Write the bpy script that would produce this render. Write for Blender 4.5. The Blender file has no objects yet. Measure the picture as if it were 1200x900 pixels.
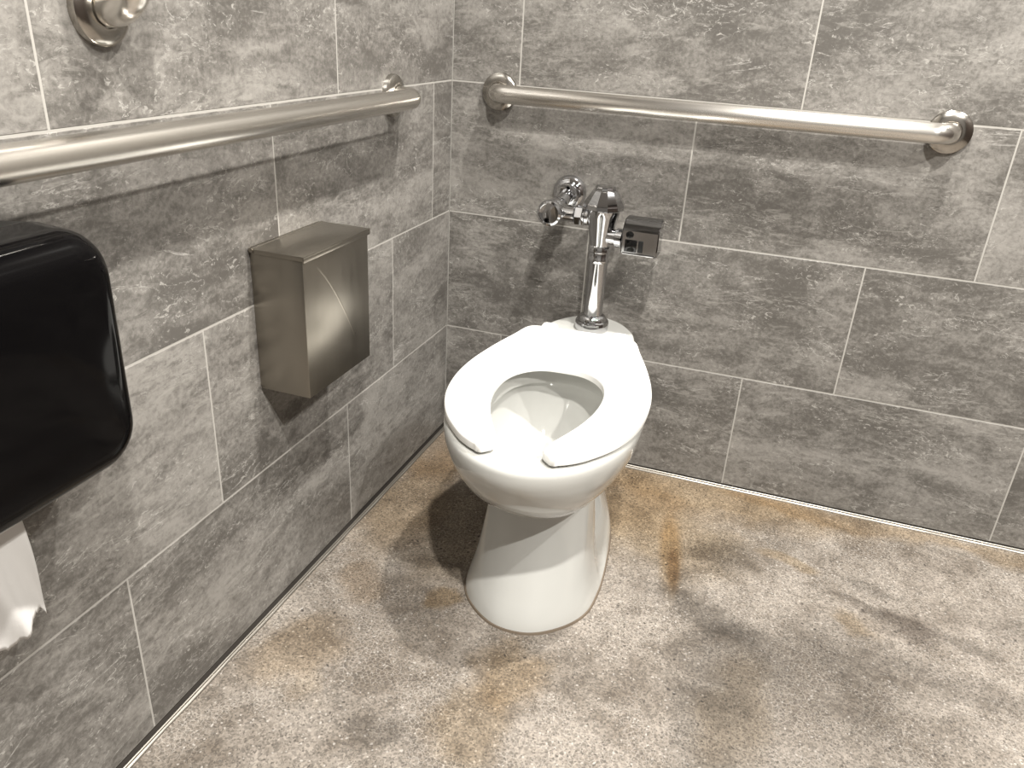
import bpy, bmesh, math, random
from mathutils import Vector, Matrix
random.seed(7)
SC = bpy.context.scene
COL = SC.collection
PI = math.pi

# ------------------------------------------------------------------ helpers
def link(name, bm, mats, parent=None, smooth=35, loc=None, rot=None):
    bm.normal_update()
    me = bpy.data.meshes.new(name)
    bm.to_mesh(me); bm.free()
    for m in (mats if isinstance(mats, (list, tuple)) else [mats]):
        me.materials.append(m)
    if smooth:
        for p in me.polygons: p.use_smooth = True
        me.set_sharp_from_angle(angle=math.radians(smooth))
    o = bpy.data.objects.new(name, me)
    COL.objects.link(o)
    if parent: o.parent = parent
    if loc: o.location = loc
    if rot: o.rotation_euler = rot
    return o

def thing(name, label, cat, loc=(0, 0, 0), rotz=0, group=None):
    o = bpy.data.objects.new(name, None); COL.objects.link(o)
    o.empty_display_size = .05
    o.location = loc; o.rotation_euler = (0, 0, rotz)
    o['label'] = label; o['category'] = cat
    if group: o['group'] = group
    return o

def catmull(pts, n, closed=False):
    P = [Vector(p) for p in pts]; out = []
    m = len(P)
    segs = m if closed else m - 1
    for i in range(segs):
        p1, p2 = P[i], P[(i + 1) % m]
        p0 = P[i - 1] if (closed or i > 0) else p1 * 2 - p2
        p3 = P[(i + 2) % m] if (closed or i + 2 < m) else p2 * 2 - p1
        for k in range(n):
            t = k / n
            out.append(.5 * ((2 * p1) + (p2 - p0) * t + (2 * p0 - 5 * p1 + 4 * p2 - p3) * t * t
                             + (3 * p1 - p0 - 3 * p2 + p3) * t ** 3))
    if not closed: out.append(P[-1].copy())
    return out

def loft(bm, rings, cap0=True, cap1=True, closed=True, mat=0):
    vs = [[bm.verts.new(p) for p in r] for r in rings]
    n = len(rings[0])
    for a, b in zip(vs, vs[1:]):
        for i in range(n if closed else n - 1):
            j = (i + 1) % n
            f = bm.faces.new((a[i], a[j], b[j], b[i])); f.material_index = mat
    if cap0: bm.faces.new(list(reversed(vs[0]))).material_index = mat
    if cap1: bm.faces.new(vs[-1]).material_index = mat
    return vs

def frame_from(d, up=None):
    d = d.normalized()
    up = up or (Vector((0, 0, 1)) if abs(d.z) < .9 else Vector((1, 0, 0)))
    a = d.cross(up).normalized(); b = a.cross(d).normalized()
    return a, b

def tube(bm, path, r, n=28, caps=True):
    """round tube along a polyline, parallel-transported frame"""
    path = [Vector(p) for p in path]
    rings = []; a = b = None
    for i, p in enumerate(path):
        d = (path[min(i + 1, len(path) - 1)] - path[max(i - 1, 0)]).normalized()
        if a is None: a, b = frame_from(d)
        else:
            a = (a - d * a.dot(d)).normalized(); b = a.cross(d).normalized()
        rr = r[i] if isinstance(r, (list, tuple)) else r
        rings.append([p + (a * math.cos(2 * PI * k / n) + b * math.sin(2 * PI * k / n)) * rr for k in range(n)])
    n0 = len(bm.faces)
    loft(bm, rings, caps, caps)
    uvl = bm.loops.layers.uv.get('UVMap') or bm.loops.layers.uv.new('UVMap')
    bm.faces.ensure_lookup_table(); idx = n0
    for i in range(len(rings) - 1):
        for k in range(n):
            f = bm.faces[idx]; idx += 1
            for l, (uu, vv) in zip(f.loops, ((k, i), (k + 1, i), (k + 1, i + 1), (k, i + 1))): l[uvl].uv = (uu / n, vv * .02)

def lathe(bm, prof, origin=(0, 0, 0), axis=(0, 0, 1), n=48, twist=0.0, caps=True):
    """prof: list of (radius, height along axis)"""
    ax = Vector(axis).normalized(); a, b = frame_from(ax); o = Vector(origin)
    rings = []
    for r, h in prof:
        r = max(r, 1e-5)
        rings.append([o + ax * h + (a * math.cos(2 * PI * k / n + twist) + b * math.sin(2 * PI * k / n + twist)) * r for k in range(n)])
    loft(bm, rings, caps, caps)

def box(bm, lo, hi, bevel=0, seg=2, mat=0):
    x0, y0, z0 = lo; x1, y1, z1 = hi
    v = [bm.verts.new(p) for p in ((x0,y0,z0),(x1,y0,z0),(x1,y1,z0),(x0,y1,z0),(x0,y0,z1),(x1,y0,z1),(x1,y1,z1),(x0,y1,z1))]
    fs = [bm.faces.new([v[i] for i in q]) for q in ((3,2,1,0),(4,5,6,7),(0,1,5,4),(1,2,6,5),(2,3,7,6),(3,0,4,7))]
    for f in fs: f.material_index = mat
    if bevel:
        es = list({e for f in fs for e in f.edges})
        bmesh.ops.bevel(bm, geom=es, offset=bevel, segments=seg, affect='EDGES', profile=.5)

def rrect(cx, cy, hx, hy, r, n=6):
    pts = []
    for sx, sy, a0 in ((1, 1, 0), (-1, 1, PI / 2), (-1, -1, PI), (1, -1, 1.5 * PI)):
        for k in range(n + 1):
            t = a0 + PI / 2 * k / n
            pts.append((cx + sx * (hx - r) + r * math.cos(t), cy + sy * (hy - r) + r * math.sin(t)))
    return pts

# ------------------------------------------------------------------ materials
class NT:
    def __init__(s, name):
        s.m = bpy.data.materials.new(name); s.m.use_nodes = True
        s.t = s.m.node_tree; s.N = s.t.nodes; s.L = s.t.links
        s.b = s.N['Principled BSDF']
    def n(s, typ, **kw):
        o = s.N.new(typ)
        for k, v in kw.items(): setattr(o, k, v)
        return o
    def put(s, sock, v):
        if hasattr(v, 'is_output') or isinstance(v, bpy.types.NodeSocket): s.L.new(v, sock)
        else: sock.default_value = v
    def math(s, op, a, b=None, c=None, clamp=False):
        o = s.n('ShaderNodeMath', operation=op, use_clamp=clamp)
        for i, v in enumerate((a, b, c)):
            if v is not None: s.put(o.inputs[i], v)
        return o.outputs[0]
    def rng(s, v, a, b, c=0., d=1., smooth=True):
        o = s.n('ShaderNodeMapRange'); o.interpolation_type = 'SMOOTHSTEP' if smooth else 'LINEAR'
        s.put(o.inputs[0], v)
        for i, q in enumerate((a, b, c, d)): o.inputs[i + 1].default_value = q
        return o.outputs[0]
    def mix(s, f, a, b, mode='MIX'):
        o = s.n('ShaderNodeMix', data_type='RGBA', blend_type=mode)
        s.put(o.inputs[0], f)
        for sock, v in ((o.inputs[6], a), (o.inputs[7], b)):
            s.put(sock, (*v, 1) if isinstance(v, tuple) and len(v) == 3 else v)
        return o.outputs[2]
    def noise(s, vec, scale, detail=4, rough=.55, dist=0., lac=2.0):
        o = s.n('ShaderNodeTexNoise')
        s.L.new(vec, o.inputs['Vector'])
        o.inputs['Scale'].default_value = scale; o.inputs['Detail'].default_value = detail
        o.inputs['Roughness'].default_value = rough; o.inputs['Distortion'].default_value = dist
        return o.outputs['Fac']
    def vor(s, vec, scale, feature='F1', rand=1.):
        o = s.n('ShaderNodeTexVoronoi', feature=feature)
        s.L.new(vec, o.inputs['Vector']); o.inputs['Scale'].default_value = scale
        o.inputs['Randomness'].default_value = rand
        return o
    def mapping(s, vec, loc=(0,0,0), rot=(0,0,0), scale=(1,1,1), typ='POINT'):
        o = s.n('ShaderNodeMapping', vector_type=typ); s.L.new(vec, o.inputs[0])
        o.inputs['Location'].default_value = loc; o.inputs['Rotation'].default_value = rot; o.inputs['Scale'].default_value = scale
        return o.outputs[0]
    def bump(s, h, strength, dist=.001):
        o = s.n('ShaderNodeBump'); o.inputs['Strength'].default_value = strength; o.inputs['Distance'].default_value = dist
        s.L.new(h, o.inputs['Height']); s.L.new(o.outputs[0], s.b.inputs['Normal'])
    def set(s, **kw):
        for k, v in kw.items():
            k = k.replace('_', ' ')
            s.put(s.b.inputs[k], (*v, 1) if isinstance(v, tuple) and len(v) == 3 else v)
        return s.m

def plain(name, col, rough=.5, metal=0., **kw):
    return NT(name).set(Base_Color=col, Roughness=rough, Metallic=metal, **kw)

def tile_mat():
    s = NT('grey stone look porcelain tile')
    uv = s.n('ShaderNodeUVMap', uv_map='UVMap').outputs[0]
    at = s.n('ShaderNodeAttribute', attribute_name='tint')
    rnd = at.outputs['Fac']
    st = s.mapping(uv, scale=(1, 2.2, 1))
    big = s.noise(st, 3.0, 8, .66, .5)
    mid = s.noise(s.mapping(uv, loc=(5, 1, 0), rot=(0, 0, .05), scale=(1, 2.0, 1)), 15, 8, .72, .9)
    fine = s.noise(uv, 120, 4, .7, .5)
    v = s.math('ADD', s.math('MULTIPLY', big, .58), s.math('MULTIPLY', mid, .42))
    v = s.math('ADD', v, s.math('MULTIPLY', s.math('SUBTRACT', fine, .5), .34))
    v = s.math('ADD', v, s.math('MULTIPLY', s.math('SUBTRACT', rnd, .5), .06))
    f = s.rng(v, .37, .65)
    c = s.mix(f, (.088, .081, .073), (.245, .231, .213))
    # pale thin sediment veins running along the tile
    vn = s.noise(s.mapping(uv, rot=(0, 0, -.06), scale=(1, 3.0, 1)), 4.2, 9, .6, 1.2)
    line = s.rng(s.math('ABSOLUTE', s.math('SUBTRACT', vn, .53)), .0, .007, 1., 0.)
    gate = s.rng(s.noise(s.mapping(uv, loc=(9, 4, 0), scale=(1, 2.4, 1)), 5.1, 4, .55), .47, .60)
    c = s.mix(s.math('MULTIPLY', s.math('MULTIPLY', line, gate), .75), c, (.40, .385, .36))
    # bands of broken, worn streaks (pale crests, dark troughs)
    vn2 = s.noise(s.mapping(uv, loc=(3, 7, 0), rot=(0, 0, .10), scale=(1, 4.0, 1)), 17, 9, .72, 1.5)
    gate2 = s.rng(s.noise(s.mapping(uv, loc=(2, 8, 0), scale=(1, 2.8, 1)), 3.4, 5, .55, .4), .50, .62)
    c = s.mix(s.math('MULTIPLY', s.math('MULTIPLY', s.rng(vn2, .55, .62), gate2), .5), c, (.068, .062, .055))
    c = s.mix(s.math('MULTIPLY', s.math('MULTIPLY', s.rng(vn2, .47, .41), gate2), .4), c, (.31, .295, .27))
    # clustered pale flecks and pits
    fl = s.noise(s.mapping(uv, loc=(1, 2, 0), rot=(0, 0, .4), scale=(1, 1.6, 1)), 62, 6, .72, 1.3)
    gate3 = s.rng(s.noise(s.mapping(uv, loc=(7, 7, 0)), 9, 4, .6), .44, .60)
    c = s.mix(s.math('MULTIPLY', s.math('MULTIPLY', s.rng(fl, .57, .62), gate3), .75), c, (.36, .345, .32))
    c = s.mix(s.math('MULTIPLY', s.math('MULTIPLY', s.rng(fl, .40, .35), gate3), .6), c, (.072, .066, .058))
    s.bump(v, .12, .002)
    return s.set(Base_Color=c, Roughness=.42, Specular_IOR_Level=.4)

def floor_mat():
    s = NT('ground terrazzo concrete floor')
    P = s.n('ShaderNodeNewGeometry').outputs['Position']
    big = s.noise(P, 4.2, 5, .6, .5)
    mid = s.noise(P, 17, 5, .65, .4)
    v = s.math('ADD', s.math('MULTIPLY', big, .6), s.math('MULTIPLY', mid, .4))
    c = s.mix(s.rng(v, .36, .64), (.112, .093, .075), (.236, .208, .180))
    # coarse sand: cell to cell variation
    vo = s.vor(P, 300)
    sep = s.n('ShaderNodeSeparateColor'); s.L.new(vo.outputs['Color'], sep.inputs[0])
    g = s.rng(sep.outputs[0], 0, 1, .60, 1.34, False)
    mg = s.n('ShaderNodeMix', data_type='RGBA', blend_type='MULTIPLY'); mg.inputs[0].default_value = 1
    s.L.new(c, mg.inputs[6])
    cmb = s.n('ShaderNodeCombineColor')
    for i in range(3): s.L.new(g, cmb.inputs[i])
    s.L.new(cmb.outputs[0], mg.inputs[7]); c = mg.outputs[2]
    warp = s.n('ShaderNodeVectorMath', operation='ADD'); s.L.new(P, warp.inputs[0])
    nz = s.n('ShaderNodeTexNoise'); s.L.new(P, nz.inputs['Vector']); nz.inputs['Scale'].default_value = 90
    sc = s.n('ShaderNodeVectorMath', operation='SCALE'); s.L.new(nz.outputs['Color'], sc.inputs[0]); sc.inputs['Scale'].default_value = .008
    s.L.new(sc.outputs[0], warp.inputs[1]); W = warp.outputs[0]
    # pale crackle between the stones
    ed = s.vor(W, 125, 'DISTANCE_TO_EDGE').outputs['Distance']
    crack = s.math('MULTIPLY', s.rng(ed, .0, .075, 1, 0), s.rng(s.noise(P, 6, 3, .6), .42, .54))
    c = s.mix(s.math('MULTIPLY', crack, .46), c, (.46, .425, .385))
    # pale grains and dark stones
    v2 = s.vor(W, 165); se2 = s.n('ShaderNodeSeparateColor'); s.L.new(v2.outputs['Color'], se2.inputs[0])
    blob = s.rng(v2.outputs['Distance'], .24, .40, 1, 0)
    c = s.mix(s.math('MULTIPLY', s.math('MULTIPLY', s.rng(se2.outputs[0], .84, .87), blob), .45), c, (.52, .49, .455))
    c = s.mix(s.math('MULTIPLY', s.math('MULTIPLY', s.rng(se2.outputs[1], .80, .82), blob), .92), c, (.075, .065, .055))
    v3 = s.vor(W, 85); se3 = s.n('ShaderNodeSeparateColor'); s.L.new(v3.outputs['Color'], se3.inputs[0])
    b3 = s.rng(v3.outputs['Distance'], .18, .27, 1, 0)
    c = s.mix(s.math('MULTIPLY', s.math('MULTIPLY', s.rng(se3.outputs[0], .80, .84), b3), s.rng(s.noise(P, 5, 3, .6), .42, .6)), c, (.05, .043, .038))
    v4 = s.vor(W, 330); se4 = s.n('ShaderNodeSeparateColor'); s.L.new(v4.outputs['Color'], se4.inputs[0])
    c = s.mix(s.math('MULTIPLY', s.math('MULTIPLY', s.rng(se4.outputs[0], .84, .86), s.rng(v4.outputs['Distance'], .3, .45, 1, 0)), .8), c, (.06, .05, .043))
    # stains of their own shape, plus shade painted as grey patches: (x, y, rx, ry, rot, colour, strength)
    wob = s.n('ShaderNodeTexNoise'); s.L.new(P, wob.inputs['Vector']); wob.inputs['Scale'].default_value = 9; wob.inputs['Detail'].default_value = 5
    wsc = s.n('ShaderNodeVectorMath', operation='MULTIPLY_ADD'); s.L.new(wob.outputs['Color'], wsc.inputs[0])
    wsc.inputs[1].default_value = (.14, .14, 0); wsc.inputs[2].default_value = (-.07, -.07, 0)
    wp = s.n('ShaderNodeVectorMath', operation='ADD'); s.L.new(P, wp.inputs[0]); s.L.new(wsc.outputs[0], wp.inputs[1])
    for (x, y, rx, ry, rot, colr, k) in STAINS_AND_SHADE:
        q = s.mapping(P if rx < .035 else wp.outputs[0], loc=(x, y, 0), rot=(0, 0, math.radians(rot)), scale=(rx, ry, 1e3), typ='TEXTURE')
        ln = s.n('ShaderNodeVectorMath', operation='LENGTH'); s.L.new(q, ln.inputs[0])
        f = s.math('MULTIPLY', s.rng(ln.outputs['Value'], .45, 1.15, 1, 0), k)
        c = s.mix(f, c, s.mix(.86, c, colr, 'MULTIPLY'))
    s.bump(s.vor(W, 165).outputs['Distance'], .12, .001)
    return s.set(Base_Color=c, Roughness=.55, Specular_IOR_Level=.35)

def brushed(name, col, rough, sc):
    s = NT(name)
    oc = s.n('ShaderNodeTexCoord').outputs['Object']
    n = s.noise(s.mapping(oc, scale=sc), 1, 3, .6)
    n2 = s.noise(oc, 14, 3, .5, .6)
    r = s.math('ADD', s.math('MULTIPLY', n, .16), s.math('ADD', s.math('MULTIPLY', n2, .12), rough - .14))
    return s.set(Base_Color=col, Metallic=1., Roughness=r)

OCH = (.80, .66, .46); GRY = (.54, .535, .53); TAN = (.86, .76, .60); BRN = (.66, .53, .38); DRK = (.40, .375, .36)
STAINS_AND_SHADE = [
    (.66, -.05, .48, .13, -4, OCH, .95), (.64, -.26, .26, .16, -10, TAN, 1.0), (.58, -.16, .14, .18, 0, OCH, .6), (1.02, -.03, .32, .06, -2, OCH, .8),
    (1.50, -.03, .30, .05, 0, OCH, .7), (.690, -.33, .030, .175, 9, OCH, 1.0), (.705, -.39, .016, .09, 9, BRN, .9),
    (.29, -.67, .04, .035, 0, OCH, .9), (.48, -.81, .08, .08, 20, OCH, .8), (.46, -.92, .08, .10, 0, TAN, .8),
    (.08, -.36, .11, .30, 0, OCH, .8), (.06, -.14, .12, .18, 0, BRN, .7), (.11, -.70, .06, .07, 0, BRN, .6), (.10, -.90, .08, .12, -20, OCH, .6),
    (.17, -.98, .05, .05, 0, TAN, .5), (.25, -.42, .14, .24, 0, TAN, .8),
    (.80, -.30, .10, .07, 0, GRY, .8), (.79, -.50, .13, .055, -12, GRY, .95), (.85, -.62, .12, .15, 0, GRY, .8), (.84, -.82, .10, .18, 0, GRY, .8),  # last two: camera holder's shadow painted into the floor colour
    (.86, -.74, .07, .18, 0, TAN, .6), (.94, -.27, .07, .035, -10, TAN, .9), (1.08, -.42, .05, .035, 0, TAN, .8),
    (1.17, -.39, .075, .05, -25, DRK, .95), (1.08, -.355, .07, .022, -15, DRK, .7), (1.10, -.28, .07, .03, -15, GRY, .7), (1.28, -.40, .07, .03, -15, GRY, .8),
    (.95, -.66, .22, .26, 0, GRY, .55), (1.12, -.62, .2, .14, -10, GRY, .4),  # broad shade over the dimmer right-hand floor, painted as grey
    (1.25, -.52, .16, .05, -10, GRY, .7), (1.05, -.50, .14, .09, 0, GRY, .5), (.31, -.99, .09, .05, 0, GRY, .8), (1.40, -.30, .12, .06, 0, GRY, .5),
]
M = {}
M['tile'] = tile_mat()
M['grout'] = plain('pale grout', (.33, .315, .29), .85)
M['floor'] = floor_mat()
M['dirt'] = plain('dark joint caulk', (.045, .038, .032), .8)
M['strip'] = brushed('scuffed metal edge strip', (.36, .335, .30), .5, (8, 8, 60))
M['paint'] = plain('off white ceiling paint', (.40, .39, .38), .9)
M['wallp'] = plain('grey painted wall', (.12, .115, .11), .7)
M['dark'] = plain('dark brown laminate', (.035, .025, .02), .5)
M['china'] = plain('white vitreous china', (.475, .473, .452), .1, Coat_Weight=.3, Coat_Roughness=.04)
M['seat'] = plain('white seat plastic', (.86, .86, .84), .28)
M['water'] = plain('clear water', (.94, .97, .97), .02, Transmission_Weight=.92, IOR=1.33)
M['sealant'] = plain('grimy base sealant', (.13, .10, .072), .75)
M['chrome'] = plain('polished chrome', (.53, .53, .54), .05, 1.)
M['darkchrome'] = plain('smoky chrome', (.30, .30, .305), .07, 1.)
M['satin'] = plain('satin stainless tube', (.72, .69, .645), .25, 1.)
def aniso(m):
    t = m.node_tree; tg = t.nodes.new('ShaderNodeTangent'); tg.direction_type = 'UV_MAP'; tg.uv_map = 'UVMap'
    b = t.nodes['Principled BSDF']; t.links.new(tg.outputs[0], b.inputs['Tangent']); b.inputs['Anisotropic'].default_value = .7
aniso(M['satin'])
M['satinx'] = brushed('satin stainless flange', (.45, .425, .39), .17, (30, 30, 30))
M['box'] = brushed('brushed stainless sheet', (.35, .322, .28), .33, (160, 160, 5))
def reflection_streak(m):  # bright curved reflection painted into the sheet's colour and bump
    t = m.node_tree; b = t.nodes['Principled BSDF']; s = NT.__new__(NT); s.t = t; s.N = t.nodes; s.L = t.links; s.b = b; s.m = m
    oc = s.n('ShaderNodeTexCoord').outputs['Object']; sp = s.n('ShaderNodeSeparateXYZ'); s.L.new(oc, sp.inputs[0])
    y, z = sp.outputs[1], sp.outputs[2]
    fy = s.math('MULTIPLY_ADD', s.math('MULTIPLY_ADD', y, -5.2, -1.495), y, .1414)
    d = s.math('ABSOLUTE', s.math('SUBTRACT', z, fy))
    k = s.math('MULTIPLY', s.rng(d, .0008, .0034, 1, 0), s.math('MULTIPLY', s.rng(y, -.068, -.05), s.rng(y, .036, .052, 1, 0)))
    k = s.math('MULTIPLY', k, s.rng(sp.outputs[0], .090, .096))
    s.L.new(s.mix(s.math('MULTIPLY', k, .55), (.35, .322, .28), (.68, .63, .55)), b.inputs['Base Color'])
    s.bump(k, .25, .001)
reflection_streak(M['box'])
M['black'] = plain('gloss black smoked plastic', (.002, .0018, .002), .07, Specular_IOR_Level=.09)
M['blackm'] = plain('matt black plastic', (.008, .008, .008), .42, Specular_IOR_Level=.3)
M['lens'] = plain('black sensor lens', (.003, .003, .003), .08)
def paper_mat():
    s = NT('soft white tissue')
    oc = s.n('ShaderNodeTexCoord').outputs['Object']
    s.bump(s.noise(oc, 160, 3, .6), .25, .0008)
    return s.set(Base_Color=(.58, .565, .55), Roughness=.9, Subsurface_Weight=0.)
M['paper'] = paper_mat()

# ------------------------------------------------------------------ room shell
H, W, G = .3049, .6145, .0034
ZTOP = 2.62
XR, YF = 2.9, -3.2
def tiled_wall(name, axis, length, offs):
    """axis 'x': wall in plane y=0 running along +x ; axis 'y': wall in plane x=0 running along -y"""
    TILE_Z0 = .0110 if axis == 'x' else .0165
    bm = bmesh.new()
    uvl = bm.loops.layers.uv.new('UVMap'); tl = bm.loops.layers.float_color.new('tint')
    rr = random.Random(11 if axis == 'x' else 23)
    def P(u, z, d):        # d = depth out of the wall
        return (u, -d, z) if axis == 'x' else (d, -u, z)
    def face(pts, mat, off=(0, 0), t=.5):
        vs = [bm.verts.new(P(*p)) for p in pts]
        if axis == 'y': vs.reverse(); pts = list(reversed(pts))
        f = bm.faces.new(vs); f.material_index = mat
        for l, p in zip(f.loops, pts):
            l[uvl].uv = (p[0] + off[0], p[1] + off[1]); l[tl] = (t, t, t, 1)
    D, IN = -.0005, .0006
    rows = int(math.ceil(ZTOP / H))
    for k in range(rows):
        z0 = TILE_Z0 if k == 0 else k * H + G / 2
        z1 = min((k + 1) * H - G / 2, ZTOP)
        o = offs[k % len(offs)] % W
        u = o - W
        while u < length:
            a, b = max(u + G / 2, .0017), min(u + W - G / 2, length)
            u += W
            if b - a < .004: continue
            off = (rr.uniform(0, 60), rr.uniform(0, 60)); t = rr.random()
            A = [(a, z0, D), (b, z0, D), (b, z1, D), (a, z1, D)]
            B = [(a + IN, z0 + IN, 0), (b - IN, z0 + IN, 0), (b - IN, z1 - IN, 0), (a + IN, z1 - IN, 0)]
            face(B, 0, off, t)
            for i in range(4):
                j = (i + 1) % 4
                face([A[i], A[j], B[j], B[i]], 0, off, t)
    face([(0, TILE_Z0 - .001, D), (length, TILE_Z0 - .001, D), (length, ZTOP, D), (0, ZTOP, D)], 1)
    face([(0, -.01, D - .002), (length, -.01, D - .002), (length, TILE_Z0, D - .002), (0, TILE_Z0, D - .002)], 2)
    # wall thickness
    T = -.09
    e0 = D - .002
    q = [(0, -.01), (length, -.01), (length, ZTOP), (0, ZTOP)]
    for i in range(4):
        j = (i + 1) % 4
        face([(q[i][0], q[i][1], T), (q[j][0], q[j][1], T), (q[j][0], q[j][1], e0), (q[i][0], q[i][1], e0)], 1)
    face([(q[3][0], q[3][1], T), (q[2][0], q[2][1], T), (q[1][0], q[1][1], T), (q[0][0], q[0][1], T)], 1)
    o = link(name, bm, [M['tile'], M['grout'], M['dirt']], smooth=0)
    o['kind'] = 'structure'; return o
tiled_wall('wall_back', 'x', XR, [.7685, .9751, .5725, .1662, .37, .58])
tiled_wall('wall_left', 'y', -YF, [.5199, .3084, .1016, .5121, .31, .10])
def struct(name, lo, hi, mat):
    bm = bmesh.new(); box(bm, lo, hi); o = link(name, bm, mat, smooth=0); o['kind'] = 'structure'; return o
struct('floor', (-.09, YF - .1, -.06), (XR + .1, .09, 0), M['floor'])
struct('ceiling', (-.09, YF - .1, ZTOP), (XR + .1, .09, ZTOP + .06), M['paint'])
struct('wall_right', (XR, YF - .1, 0), (XR + .1, .09, ZTOP), M['dark'])
struct('wall_front', (0, YF - .1, 0), (XR, YF, ZTOP), M['wallp'])

def edge_strip(name, axis, length):
    """thin metal edge profile at the foot of the tiles: floor leg with an upturned lip"""
    prof = [(.0030, 0), (.0030, .0075), (.0048, .0082), (.0062, .0072), (.0064, .0042), (.0088, .0032), (.0098, .0018), (.0100, 0)]
    bm = bmesh.new(); rings = []
    for k in range(60):
        u = .003 + (length - .003) * k / 59
        j = .0006 * math.sin(k * 1.7) + .0004 * math.sin(k * 4.1)
        rings.append([((u, -(d + (j if i > 4 else 0)), z) if axis == 'x' else (d + (j if i > 4 else 0), -u, z)) for i, (d, z) in enumerate(prof)])
    loft(bm, rings)
    bmesh.ops.recalc_face_normals(bm, faces=bm.faces[:])
    o = link(name, bm, M['strip'], smooth=30); o['kind'] = 'structure'
edge_strip('trim_1', 'y', 3.15)
edge_strip('trim_2', 'x', 2.85)

# ------------------------------------------------------------------ toilet
TA = math.radians(2.8)
toilet = thing('toilet', 'white floor-mounted toilet with open-front seat standing in the corner', 'toilet', (.409, 0, 0), TA)
def half_to_ring(half, z, n=6, split=None):
    """half outline (X, Y) from back centre to front centre -> closed symmetric ring, local coordinates (X, -Y, z)"""
    N = len(half); mir = [(-x, y) for x, y in half]
    if split is None:
        c = catmull(list(half) + mir[1:-1][::-1], n, closed=True)
    else:
        front = list(half[split:]) + mir[split:-1][::-1]
        rear = mir[1:split + 1][::-1] + list(half[:split + 1])
        c = catmull(front, n)[:-1] + catmull(rear, n)[:-1]
    return [(p.x, -p.y, z) for p in c]
A = [(0, .022), (.05, .040), (.087, .086), (.105, .135), (.123, .24), (.160, .37), (.181, .51), (.164, .65), (.098, .757), (0, .797)]
def lev(d): return d
B34 = [(0, .05), (.045, .062), (.078, .098), (.092, .15), (.104, .25), (.145, .37), (.171, .51), (.150, .645), (.092, .742), (0, .775)]
B30 = [(0, .08), (.04, .09), (.068, .115), (.080, .17), (.090, .26), (.126, .37), (.152, .51), (.133, .63), (.083, .716), (0, .745)]
B26 = [(0, .11), (.036, .12), (.06, .14), (.07, .19), (.080, .27), (.108, .37), (.129, .50), (.113, .605), (.071, .675), (0, .700)]
B23 = [(0, .14), (.03, .15), (.05, .17), (.06, .21), (.07, .28), (.09, .37), (.106, .48), (.094, .57), (.06, .627), (0, .648)]
B21 = [(0, .16), (.02, .17), (.035, .19), (.045, .23), (.05, .29), (.065, .37), (.078, .47), (.07, .545), (.045, .585), (0, .60)]
def inset(h, d, cy=.45):
    out = []
    for i, (x, y) in enumerate(h):
        v = Vector((x, y - cy)); L = v.length
        v *= (L - d) / L
        out.append((v.x, v.y + cy))
    return out
levels = [(.206, B21), (.228, B23), (.26, B26), (.30, B30), (.34, B34), (.375, inset(A, .003)), (.396, A)]
# smooth in z
import bisect
def lerp_lev(z):
    zs = [l[0] for l in levels]
    i = min(max(bisect.bisect_right(zs, z) - 1, 0), len(zs) - 2)
    t = (z - zs[i]) / (zs[i + 1] - zs[i])
    def g(k): return levels[min(max(k, 0), len(levels) - 1)][1]
    res = []
    for j in range(len(A)):
        q = []
        for c in range(2):
            p0, p1, p2, p3 = (g(i + d)[j][c] for d in (-1, 0, 1, 2))
            q.append(p1 + t * .5 * ((p2 - p0) + t * (2 * p0 - 5 * p1 + 4 * p2 - p3 + t * (3 * (p1 - p2) + p3 - p0))))
        res.append(tuple(q))
    return res
rings = []
for k in range(24):
    z = .206 + (.396 - .206) * k / 23
    rings.append(half_to_ring(lerp_lev(z), z))
for d, z in ((.0006, .4005), (.0022, .4042), (.0055, .4078), (.0095, .4096), (.015, .4100)):
    rings.append(half_to_ring(inset(A, d), z))
I = [(0, .372), (.028, .375), (.054, .385), (.078, .405), (.098, .44), (.110, .50), (.112, .56), (.098, .64), (.056, .712), (0, .738)]
def grow(h, k, cx=.545): return [(x * k, cx + (y - cx) * k) for x, y in h]
for k, z in ((1.10, .4100), (1.045, .4094), (1.012, .4062), (1.0, .400), (1.0, .386), (.985, .379), (.99, .3755), (1.05, .3735), (1.075, .366),
             (1.05, .345), (.97, .318), (.84, .288), (.68, .262), (.53, .244), (.44, .230), (.38, .205), (.30, .187), (.12, .182)):
    c = .545 - .07 * max(0, (.36 - z)) / .17
    rings.append(half_to_ring([(x * k, c + (y - .545) * k) for x, y in I], z))
bm = bmesh.new(); loft(bm, rings)
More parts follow.
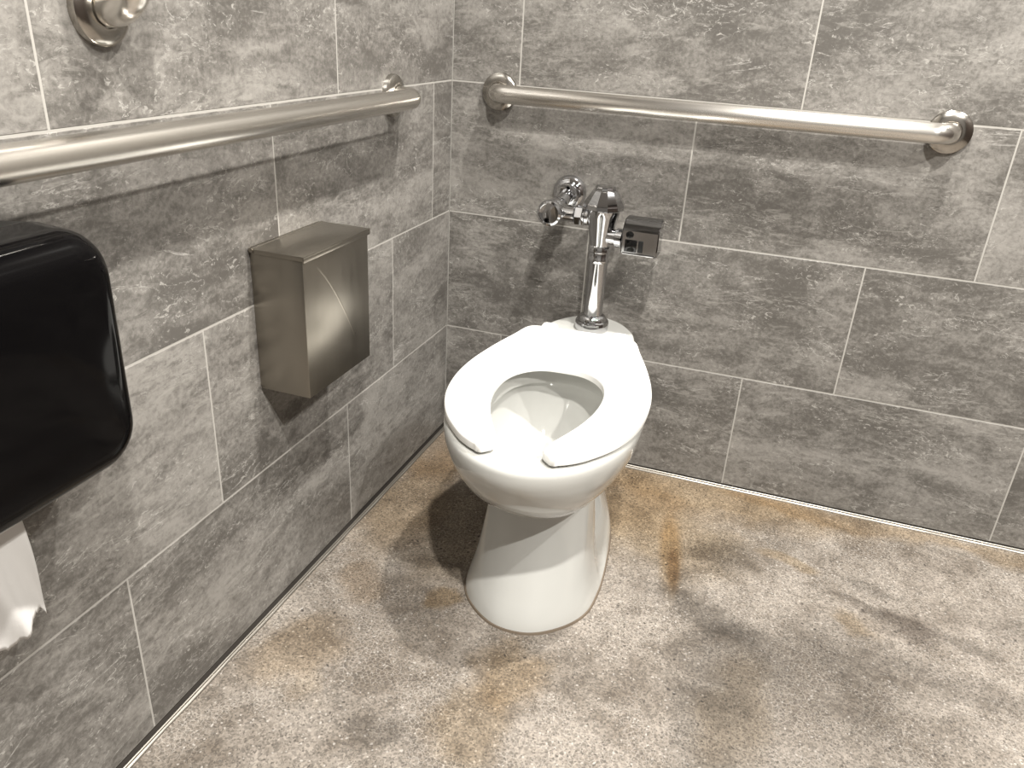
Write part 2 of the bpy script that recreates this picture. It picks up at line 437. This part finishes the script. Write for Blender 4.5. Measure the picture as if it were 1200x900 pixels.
# pedestal: front shell with a crease on each flank, recessed trapway behind and a spreading foot
PED = [
 (.004, [(0, .14), (.06, .142), (.074, .165), (.102, .24), (.125, .33), (.134, .43), (.1365, .48), (.136, .53), (.127, .60), (.098, .652), (.048, .693), (0, .704)]),
 (.020, [(0, .14), (.06, .142), (.074, .165), (.102, .24), (.126, .34), (.126, .44), (.129, .492), (.1315, .53), (.124, .60), (.096, .648), (.047, .688), (0, .698)]),
 (.060, [(0, .14), (.06, .142), (.068, .165), (.090, .24), (.118, .35), (.108, .445), (.1175, .492), (.1205, .527), (.115, .588), (.089, .634), (.044, .668), (0, .677)]),
 (.105, [(0, .14), (.055, .145), (.058, .17), (.073, .24), (.096, .36), (.086, .45), (.1105, .486), (.1125, .525), (.107, .578), (.083, .616), (.041, .644), (0, .652)]),
 (.150, [(0, .14), (.05, .148), (.055, .18), (.060, .25), (.068, .35), (.068, .45), (.1065, .488), (.107, .522), (.101, .569), (.078, .600), (.039, .623), (0, .630)]),
 (.195, [(0, .14), (.045, .15), (.055, .19), (.058, .26), (.058, .34), (.060, .46), (.104, .500), (.1035, .522), (.096, .560), (.074, .588), (.037, .606), (0, .612)]),
 (.245, [(0, .14), (.045, .15), (.055, .19), (.058, .26), (.058, .34), (.060, .46), (.100, .505), (.0995, .520), (.093, .553), (.071, .578), (.036, .595), (0, .600)]),
]
pr = []
PL = PED
def ped_at(z):
    zs = [l[0] for l in PL]
    i = min(max(bisect.bisect_right(zs, z) - 1, 0), len(zs) - 2)
    t = (z - zs[i]) / (zs[i + 1] - zs[i])
    def g(k): return PL[min(max(k, 0), len(PL) - 1)][1]
    return [tuple(p1 + t * .5 * ((p2 - p0) + t * (2*p0 - 5*p1 + 4*p2 - p3 + t * (3*(p1 - p2) + p3 - p0)))
            for p0, p1, p2, p3 in [tuple(g(i + d)[j][c] for d in (-1, 0, 1, 2)) for c in range(2)]) for j in range(12)]
for k in range(22):
    z = .004 + (.245 - .004) * k / 21
    pr.append(half_to_ring(ped_at(z), z, 6, split=6))
loft(bm, pr)
bmesh.ops.recalc_face_normals(bm, faces=bm.faces[:])
link('bowl', bm, M['china'], toilet, smooth=38)
# bead of grimy sealant round the foot
bm = bmesh.new()
F0 = PED[0][1]
def off(h, d): return [(x + (d if x > 0 else 0) * min(1, x / .05), y + d * (1 if y > .4 else -1) * (1 - min(1, x / .13) * .8)) for x, y in h]
outer = half_to_ring(off(F0, .0035), 0, 6, split=6); mid = half_to_ring(off(F0, .0022), .0035, 6, split=6); inn = half_to_ring(off(F0, -.006), .0045, 6, split=6)
loft(bm, [outer, mid, inn], True, True)
bmesh.ops.recalc_face_normals(bm, faces=bm.faces[:])
o = link('base_sealant', bm, M['sealant'], toilet); o['label'] = 'grimy brown sealant bead round the foot'
# seat: horseshoe ring open at the front
SO = [(0, .206), (.045, .2065), (.088, .208), (.120, .222), (.138, .280), (.163, .365), (.181, .45), (.1865, .53), (.177, .61), (.151, .68), (.114, .733), (.088, .757), (.070, .768)]
SI = [(0, .412), (.020, .4125), (.041, .417), (.060, .428), (.077, .446), (.090, .47), (.098, .505), (.099, .55), (.092, .60), (.078, .65), (.062, .69), (.048, .722), (.043, .742)]
so, si = catmull(SO, 6), catmull(SI, 6)
full_o = [Vector((-p.x, p.y)) for p in so[::-1]] + so[1:]
full_i = [Vector((-p.x, p.y)) for p in si[::-1]] + si[1:]
zb, zt, rr = .4145, .4345, .0075
def seat_section(po, pi, shw=1., drop=0.):
    d = po - pi; w = d.length; d = d / w
    pi = pi + d * (w / 2 * (1 - shw)); w = w * shw
    r = min(rr, w * .3); z1 = zt - drop; z0 = zb + drop * .3
    prof = []      # (distance from the inner edge, z)
    for k in range(5):
        t = PI - PI / 2 * k / 4
        prof.append((r + r * math.cos(t), z1 - r + r * math.sin(t)))
    prof += [(w * .5, z1 + .0012)]
    for k in range(5):
        t = PI / 2 - PI / 2 * k / 4
        prof.append((w - r + r * math.cos(t), z1 - r + r * math.sin(t)))
    prof += [(w - .0012, z0 + .0015), (w - .004, z0), (.004, z0), (.0012, z0 + .0015)]
    return [((pi + d * a).x, -(pi + d * a).y, z) for a, z in prof]
secs = [seat_section(o_, i_) for o_, i_ in zip(full_o, full_i)]
def tip(po, pi, side):
    out = []
    fw = Vector((-side * .60, .8)).normalized()
    for dist, sh, dr in ((.0025, .985, 0), (.005, .93, .0003), (.0075, .84, .001), (.0095, .72, .0022), (.0108, .60, .0042), (.0116, .50, .007)):
        out.append(seat_section(po + fw * dist, pi + fw * dist, sh, dr))
    return out
secs = tip(full_o[0], full_i[0], -1)[::-1] + secs + tip(full_o[-1], full_i[-1], 1)
bm = bmesh.new(); loft(bm, secs)
bmesh.ops.recalc_face_normals(bm, faces=bm.faces[:])
seat = link('seat', bm, M['seat'], toilet, smooth=50)
sa = math.radians(.8); Rm = Matrix.Translation((0, -.53, 0)) @ Matrix.Rotation(sa, 4, 'Z') @ Matrix.Translation((0, .53, 0))
seat.matrix_local = Rm
for sx in (-1, 1):
    bm = bmesh.new(); box(bm, (sx * .080 - .019, -.236, .409), (sx * .080 + .019, -.190, .4385), .010, 4)
    bmesh.ops.recalc_face_normals(bm, faces=bm.faces[:])
    h = link('seat_hinge', bm, M['seat'], toilet)
for sx in (-1, 1):
    for yy in (.46, .70):
        x = .135 if yy < .6 else .09
        bm = bmesh.new(); box(bm, (sx * x - .012, -yy - .01, .4085), (sx * x + .012, -yy + .01, .4152), .002, 2)
        link('seat_bumper', bm, M['seat'], toilet)
# water standing in the bowl
kz = .2335
c = .545 - .07 * (.36 - kz) / .17
wr = half_to_ring([(x * .455, c + (y - .545) * .455) for x, y in I], kz)
bm = bmesh.new(); bm.faces.new([bm.verts.new(p) for p in wr])
lowr = half_to_ring([(x * .36, c + (y - .545) * .36) for x, y in I], .2); 
bm.free(); bm = bmesh.new(); loft(bm, [lowr, wr]); bmesh.ops.recalc_face_normals(bm, faces=bm.faces[:])
wo = link('toilet_water', bm, M['water'], None, smooth=0, loc=(.409, 0, 0), rot=(0, 0, TA))
wo['label'] = 'clear water standing at the bottom of the white toilet bowl'; wo['category'] = 'water'; wo['kind'] = 'stuff'

# ------------------------------------------------------------------ flush valve
VX, VY = .415, -.12
valve = thing('flush_valve', 'chrome sensor flush valve rising behind the toilet seat against the back wall', 'flush valve', (VX, VY, .410))
zo = .410
def vl(name, prof, n=48, parent=valve, mat='chrome', org=(0, 0, 0), ax=(0, 0, 1), smooth=35, twist=0):
    bm = bmesh.new(); lathe(bm, prof, org, ax, n, twist)
    bmesh.ops.recalc_face_normals(bm, faces=bm.faces[:])
    return link(name, bm, M[mat], parent, smooth)
vl('spud_flange', [(.0375, 0), (.0385, .004), (.0385, .019), (.037, .0225), (.033, .024), (.0315, .030), (.0285, .034), (.0245, .036), (.022, .037)], n=48)
vl('flush_tube', [(.0215, .030), (.0215, .186)], n=48)
vl('tube_collar', [(.0225, .160), (.0245, .163), (.0245, .170), (.0232, .172), (.0232, .184), (.0255, .186), (.0255, .197), (.0235, .200)], n=48)
vl('valve_body', [(.0235, .198), (.0245, .206), (.0258, .215), (.0285, .232), (.0318, .250), (.0345, .263), (.0368, .273), (.0368, .292)], n=56)
vl('valve_cover', [(.0425, .2785), (.0455, .281), (.0455, .2895), (.0445, .292), (.0275, .3185), (.0235, .3205), (.0225, .3255), (.0215, .3275), (.001, .3285)], n=12, smooth=20, twist=.13)
# supply: wall escutcheon, pipe, control stop, coupling to the body
SX = -.112; SZ = .262           # relative to the valve origin
vl('wall_flange', [(.0395, 0), (.0400, .003), (.0385, .010), (.033, .018), (.0255, .022), (.0245, .033), (.0215, .034)], org=(SX + .003, .1195, SZ + .020), ax=(0, -1, 0))
bm = bmesh.new()
tube(bm, [(SX + .003, .118, SZ + .020), (SX + .002, .085, SZ + .016), (SX, .03, SZ + .002)], .0165)
link('supply_pipe', bm, M['chrome'], valve)
stop = vl('control_stop', [(.017, 0), (.022, .003), (.0245, .012), (.0245, .052), (.0225, .056), (.0225, .060)], org=(SX, .042, SZ), ax=(0, -1, 0))
vl('stop_cap', [(.0225, 0), (.0275, .003), (.0285, .008), (.0285, .018), (.027, .0225), (.0225, .0245), (.0215, .0225), (.0205, .0222), (.001, .0226)], org=(SX, -.017, SZ), ax=(0, -1, 0), parent=stop)
coup = vl('coupling', [(.0165, 0), (.0165, .030), (.0145, .031), (.0145, .090)], org=(SX + .018, 0, SZ - .004), ax=(1, 0, 0))
vl('coupling_nut', [(.019, 0), (.0215, .002), (.0215, .017), (.019, .019)], n=6, org=(SX + .050, 0, SZ - .004), ax=(1, 0, 0), parent=coup, smooth=20)
vl('tail_ring', [(.0165, 0), (.019, .002), (.019, .009), (.0165, .011)], n=36, org=(SX + .072, 0, SZ - .004), ax=(1, 0, 0), parent=coup)
# handle boss on the other side and sensor housing
boss = vl('side_boss', [(.017, 0), (.017, .018), (.021, .020), (.021, .034), (.017, .036), (.017, .048)], org=(.018, -.006, .222), ax=(1, -.12, 0))
bm = bmesh.new()
# five-sided housing profile in (y, z), extruded along x: face plate leaning back at the top
X0, X1 = .054, .133
pf = [(-.036, .196), (-.040, .199), (-.041, .248), (-.039, .2525), (-.019, .2695), (-.015, .271), (.008, .271), (.012, .268), (.012, .200), (.008, .196)]
rings = []
for x, s in ((X0, .94), (X0 + .0025, 1), (X1 - .0025, 1), (X1, .94)):
    rings.append([(x, -.01 + (y + .01) * s, .233 + (z - .233) * s) for y, z in pf])
loft(bm, rings); bmesh.ops.recalc_face_normals(bm, faces=bm.faces[:])
sens = link('sensor_housing', bm, M['darkchrome'], valve, smooth=25)
bm = bmesh.new(); box(bm, (X0 + .008, -.0428, .203), (X0 + .034, -.040, .2295), .0012, 2)
w_ = link('sensor_window', bm, M['lens'], sens); w_['label'] = 'black square sensor window'
bm = bmesh.new()
lathe(bm, [(.0085, 0), (.0085, .0018), (.0065, .0028), (.001, .003)], (X0 + .017, -.0395, .2405), (0, -1, .15), 24)
bmesh.ops.recalc_face_normals(bm, faces=bm.faces[:])
w_ = link('sensor_button', bm, M['lens'], sens); w_['label'] = 'round black override button'
bm = bmesh.new(); box(bm, (X0 + .037, -.0424, .204), (X0 + .0475, -.040, .2295), .001, 2)
w_ = link('sensor_slot', bm, M['blackm'], sens)
bm = bmesh.new(); box(bm, (X0 + .004, -.0432, .1975), (X1 - .006, -.0395, .2005), .0009, 2)
link('face_rail', bm, M['chrome'], sens)

# ------------------------------------------------------------------ grab bars
def arc_path(p_wall0, out, along, length, stand, rb, n=10):
    """wall -> out by stand -> along by length -> back to the wall, with bend radius rb"""
    p0 = Vector(p_wall0); o = Vector(out); a = Vector(along)
    pts = [p0, p0 + o * (stand - rb)]
    for k in range(1, n + 1):
        t = PI / 2 * k / n
        pts.append(p0 + o * (stand - rb + rb * math.sin(t)) + a * (rb - rb * math.cos(t)))
    m = 14
    for k in range(1, m): pts.append(p0 + o * stand + a * (rb + (length - 2 * rb) * k / m))
    for k in range(0, n + 1):
        t = PI / 2 * k / n
        pts.append(p0 + o * (stand - rb + rb * math.cos(t)) + a * (length - rb + rb * math.sin(t)))
    pts.append(p0 + a * length)
    return pts
def grab_bar(label, p0, out, along, length, stand=.058, rb=.040):
    t = thing('grab_bar', label, 'grab bar', p0)
    bm = bmesh.new(); tube(bm, arc_path((0, 0, 0), out, along, length, stand, rb), .0195, 36)
    bmesh.ops.recalc_face_normals(bm, faces=bm.faces[:])
    link('rail', bm, M['satin'], t, smooth=60)
    for k in (0, 1):
        bm = bmesh.new()
        lathe(bm, [(.0415, 0), (.0415, .006), (.0405, .009), (.0375, .0115), (.0235, .0145), (.0215, .0145), (.0205, .012)], Vector(along) * length * k, out, 56)
        bmesh.ops.recalc_face_normals(bm, faces=bm.faces[:])
        link('flange', bm, M['satinx'], t, smooth=30)
    return t
grab_bar('horizontal stainless grab bar on the back wall above the flush valve', (.121, 0, .899), (0, -1, 0), (1, 0, 0), .942)
grab_bar('long horizontal stainless grab bar on the left wall above the black dispenser', (0, -.308, .900), (1, 0, 0), (0, -1, 0), 1.08)
grab_bar('upright stainless grab bar on the left wall, only its bottom end in view', (0, -1.034, 1.040), (1, 0, 0), (0, 0, 1), .46)

# ------------------------------------------------------------------ waste receptacle
bx = thing('waste_receptacle', 'small brushed stainless waste box with lid mounted on the left wall', 'waste bin', (0, -.699, .463))
BD, BW, BH = .098, .103, .244
bm = bmesh.new()
box(bm, (.0035, -BW, 0), (BD, BW, BH - .006), .0015, 2)
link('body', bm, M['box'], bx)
bm = bmesh.new()
# lid: top sheet with turned-down front lip and short side lips
box(bm, (.001, -BW - .0025, BH - .005), (BD + .004, BW + .0025, BH - .001), .0012, 2)
box(bm, (BD + .0008, -BW - .0025, BH - .0115), (BD + .004, BW + .0025, BH - .003), .001, 2)
for sy in (-1, 1):
    y0 = sy * (BW + .0005); y1 = sy * (BW + .0025)
    box(bm, (.012, min(y0, y1), BH - .009), (BD + .003, max(y0, y1), BH - .003), .0006, 1)
link('lid', bm, M['box'], bx)
bm = bmesh.new()
box(bm, (-.0004, -BW + .003, .003), (.0036, BW - .003, BH - .001), .0006, 1)
link('back_plate', bm, M['box'], bx)
bm = bmesh.new(); tube(bm, [(.0065, -BW - .003, BH - .0035), (.0065, BW + .003, BH - .0035)], .0035, 16)
link('lid_hinge', bm, M['box'], bx)

# ------------------------------------------------------------------ tissue dispenser
DY0, DY1, DZ0, DZ1 = -1.575, -1.178, .562, .842
dp = thing('tissue_dispenser', 'gloss black jumbo tissue dispenser on the left wall under the grab bar', 'tissue dispenser', (0, (DY0 + DY1) / 2, DZ0))
hy, hz = (DY1 - DY0) / 2, (DZ1 - DZ0) / 2
def rr_ring(x, g, r, lift=0): return [(x, p[0], p[1]) for p in rrect(0, hz + lift, hy + g, hz + g, r, 8)]
bm = bmesh.new()
loft(bm, [rr_ring(.0, -.010, .040), rr_ring(.004, -.006, .044), rr_ring(.052, -.001, .048), rr_ring(.054, -.003, .047)])
bmesh.ops.recalc_face_normals(bm, faces=bm.faces[:])
link('back_case', bm, M['blackm'], dp)
bm = bmesh.new()
secs = [rr_ring(.0535, -.004, .046), rr_ring(.055, .0, .050), rr_ring(.088, -.0015, .050)]
for k in range(1, 11):
    t = PI / 2 * k / 10
    secs.append(rr_ring(.088 + .040 * math.sin(t), -.0015 - .034 * (1 - math.cos(t)), .050 - .020 * (1 - math.cos(t))))
secs += [rr_ring(.1295, -.06, .022), rr_ring(.1310, -.10, .014)]
loft(bm, secs)
bmesh.ops.recalc_face_normals(bm, faces=bm.faces[:])
link('cover', bm, M['black'], dp, smooth=30)
bm = bmesh.new(); box(bm, (.03, hy - .068, -.0055), (.075, hy - .040, .004), .003, 2)
link('bottom_catch', bm, M['blackm'], dp)

# tissue tail: hangs from the slot in the bottom, torn lower edge
bm = bmesh.new()
NX, NZ = 48, 30
yr, yl = -1.298, -1.42
tops = .566
def torn(f):        # lower edge height along the width, f = 0 at right
    pts = [(0, .392), (.03, .402), (.07, .410), (.17, .4095), (.24, .405), (.29, .392), (.35, .392), (.40, .384), (.45, .384), (.60, .399), (.75, .408), (1, .43)]
    for (a, za), (b, zb_) in zip(pts, pts[1:]):
        if a <= f <= b: return za + (zb_ - za) * (f - a) / (b - a)
    return .42
rj = random.Random(3)
grid = []
for i in range(NX + 1):
    f = i / NX; col = []
    zl = torn(f) + rj.uniform(-.0022, .0022)
    for j in range(NZ + 1):
        g = j / NZ
        z = tops + (zl - tops) * g
        y = yr + (yl - yr) * f - .010 * (1 - g) * (1 - f)
        fold = .016 * math.exp(-((f - .30 - .30 * (1 - g)) / .10) ** 2) - .010 * math.exp(-((f - .72) / .2) ** 2)
        x = .056 + fold * (.3 + .7 * g) + .004 * math.sin(f * 17 + g * 5) * g - .012 * g * g + .010 * (1 - f) * g
        col.append(bm.verts.new((x, y, z)))
    grid.append(col)
for i in range(NX):
    for j in range(NZ):
        bm.faces.new((grid[i][j], grid[i][j + 1], grid[i + 1][j + 1], grid[i + 1][j]))
bmesh.ops.recalc_face_normals(bm, faces=bm.faces[:])
to = link('tissue_paper', bm, M['paper'], None, smooth=60)
sm = to.modifiers.new('Solidify', 'SOLIDIFY'); sm.thickness = .0006
to['label'] = 'torn white tissue hanging below the black dispenser'; to['category'] = 'tissue'

# ------------------------------------------------------------------ lights (ceiling downlights)
def lamp(x, y, power, size=.075, col=(1, .972, .915), z=ZTOP - .012):
    d = bpy.data.lights.new('ceiling_downlight', 'AREA'); d.shape = 'DISK'; d.size = size
    d.energy = power; d.color = col
    o = bpy.data.objects.new('ceiling_downlight', d); COL.objects.link(o); o.location = (x, y, z)
    return o
lamp(.93, -.61, 28)
lamp(2.22, -.68, 19)
lamp(.95, -1.82, 37)
lamp(2.12, -2.02, 36)
wd = bpy.data.worlds.new('world'); SC.world = wd; wd.use_nodes = True
wd.node_tree.nodes['Background'].inputs[0].default_value = (1, .95, .9, 1)
wd.node_tree.nodes['Background'].inputs[1].default_value = .015

# ------------------------------------------------------------------ camera
yaw, pitch, roll, fpx = -.3085, .4354, .0613, 925.43
f = Vector((math.sin(yaw) * math.cos(pitch), math.cos(yaw) * math.cos(pitch), -math.sin(pitch)))
r = Vector((math.cos(yaw), -math.sin(yaw), 0)); d = f.cross(r)
c_, s_ = math.cos(roll), math.sin(roll)
r2 = r * c_ - d * s_; d2 = r * s_ + d * c_
cam = bpy.data.cameras.new('camera'); cam.sensor_width = 36; cam.lens = fpx / 1200 * 36; cam.clip_start = .02
co = bpy.data.objects.new('camera', cam); COL.objects.link(co)
m = Matrix((( r2.x, -d2.x, -f.x, .7712), (r2.y, -d2.y, -f.y, -1.8174), (r2.z, -d2.z, -f.z, 1.0579), (0, 0, 0, 1)))
co.matrix_world = m
SC.camera = co
vs = SC.view_settings
vs.view_transform = 'Standard'; vs.look = 'None'; vs.gamma = 1; vs.use_curve_mapping = False
vs.exposure = 1.25
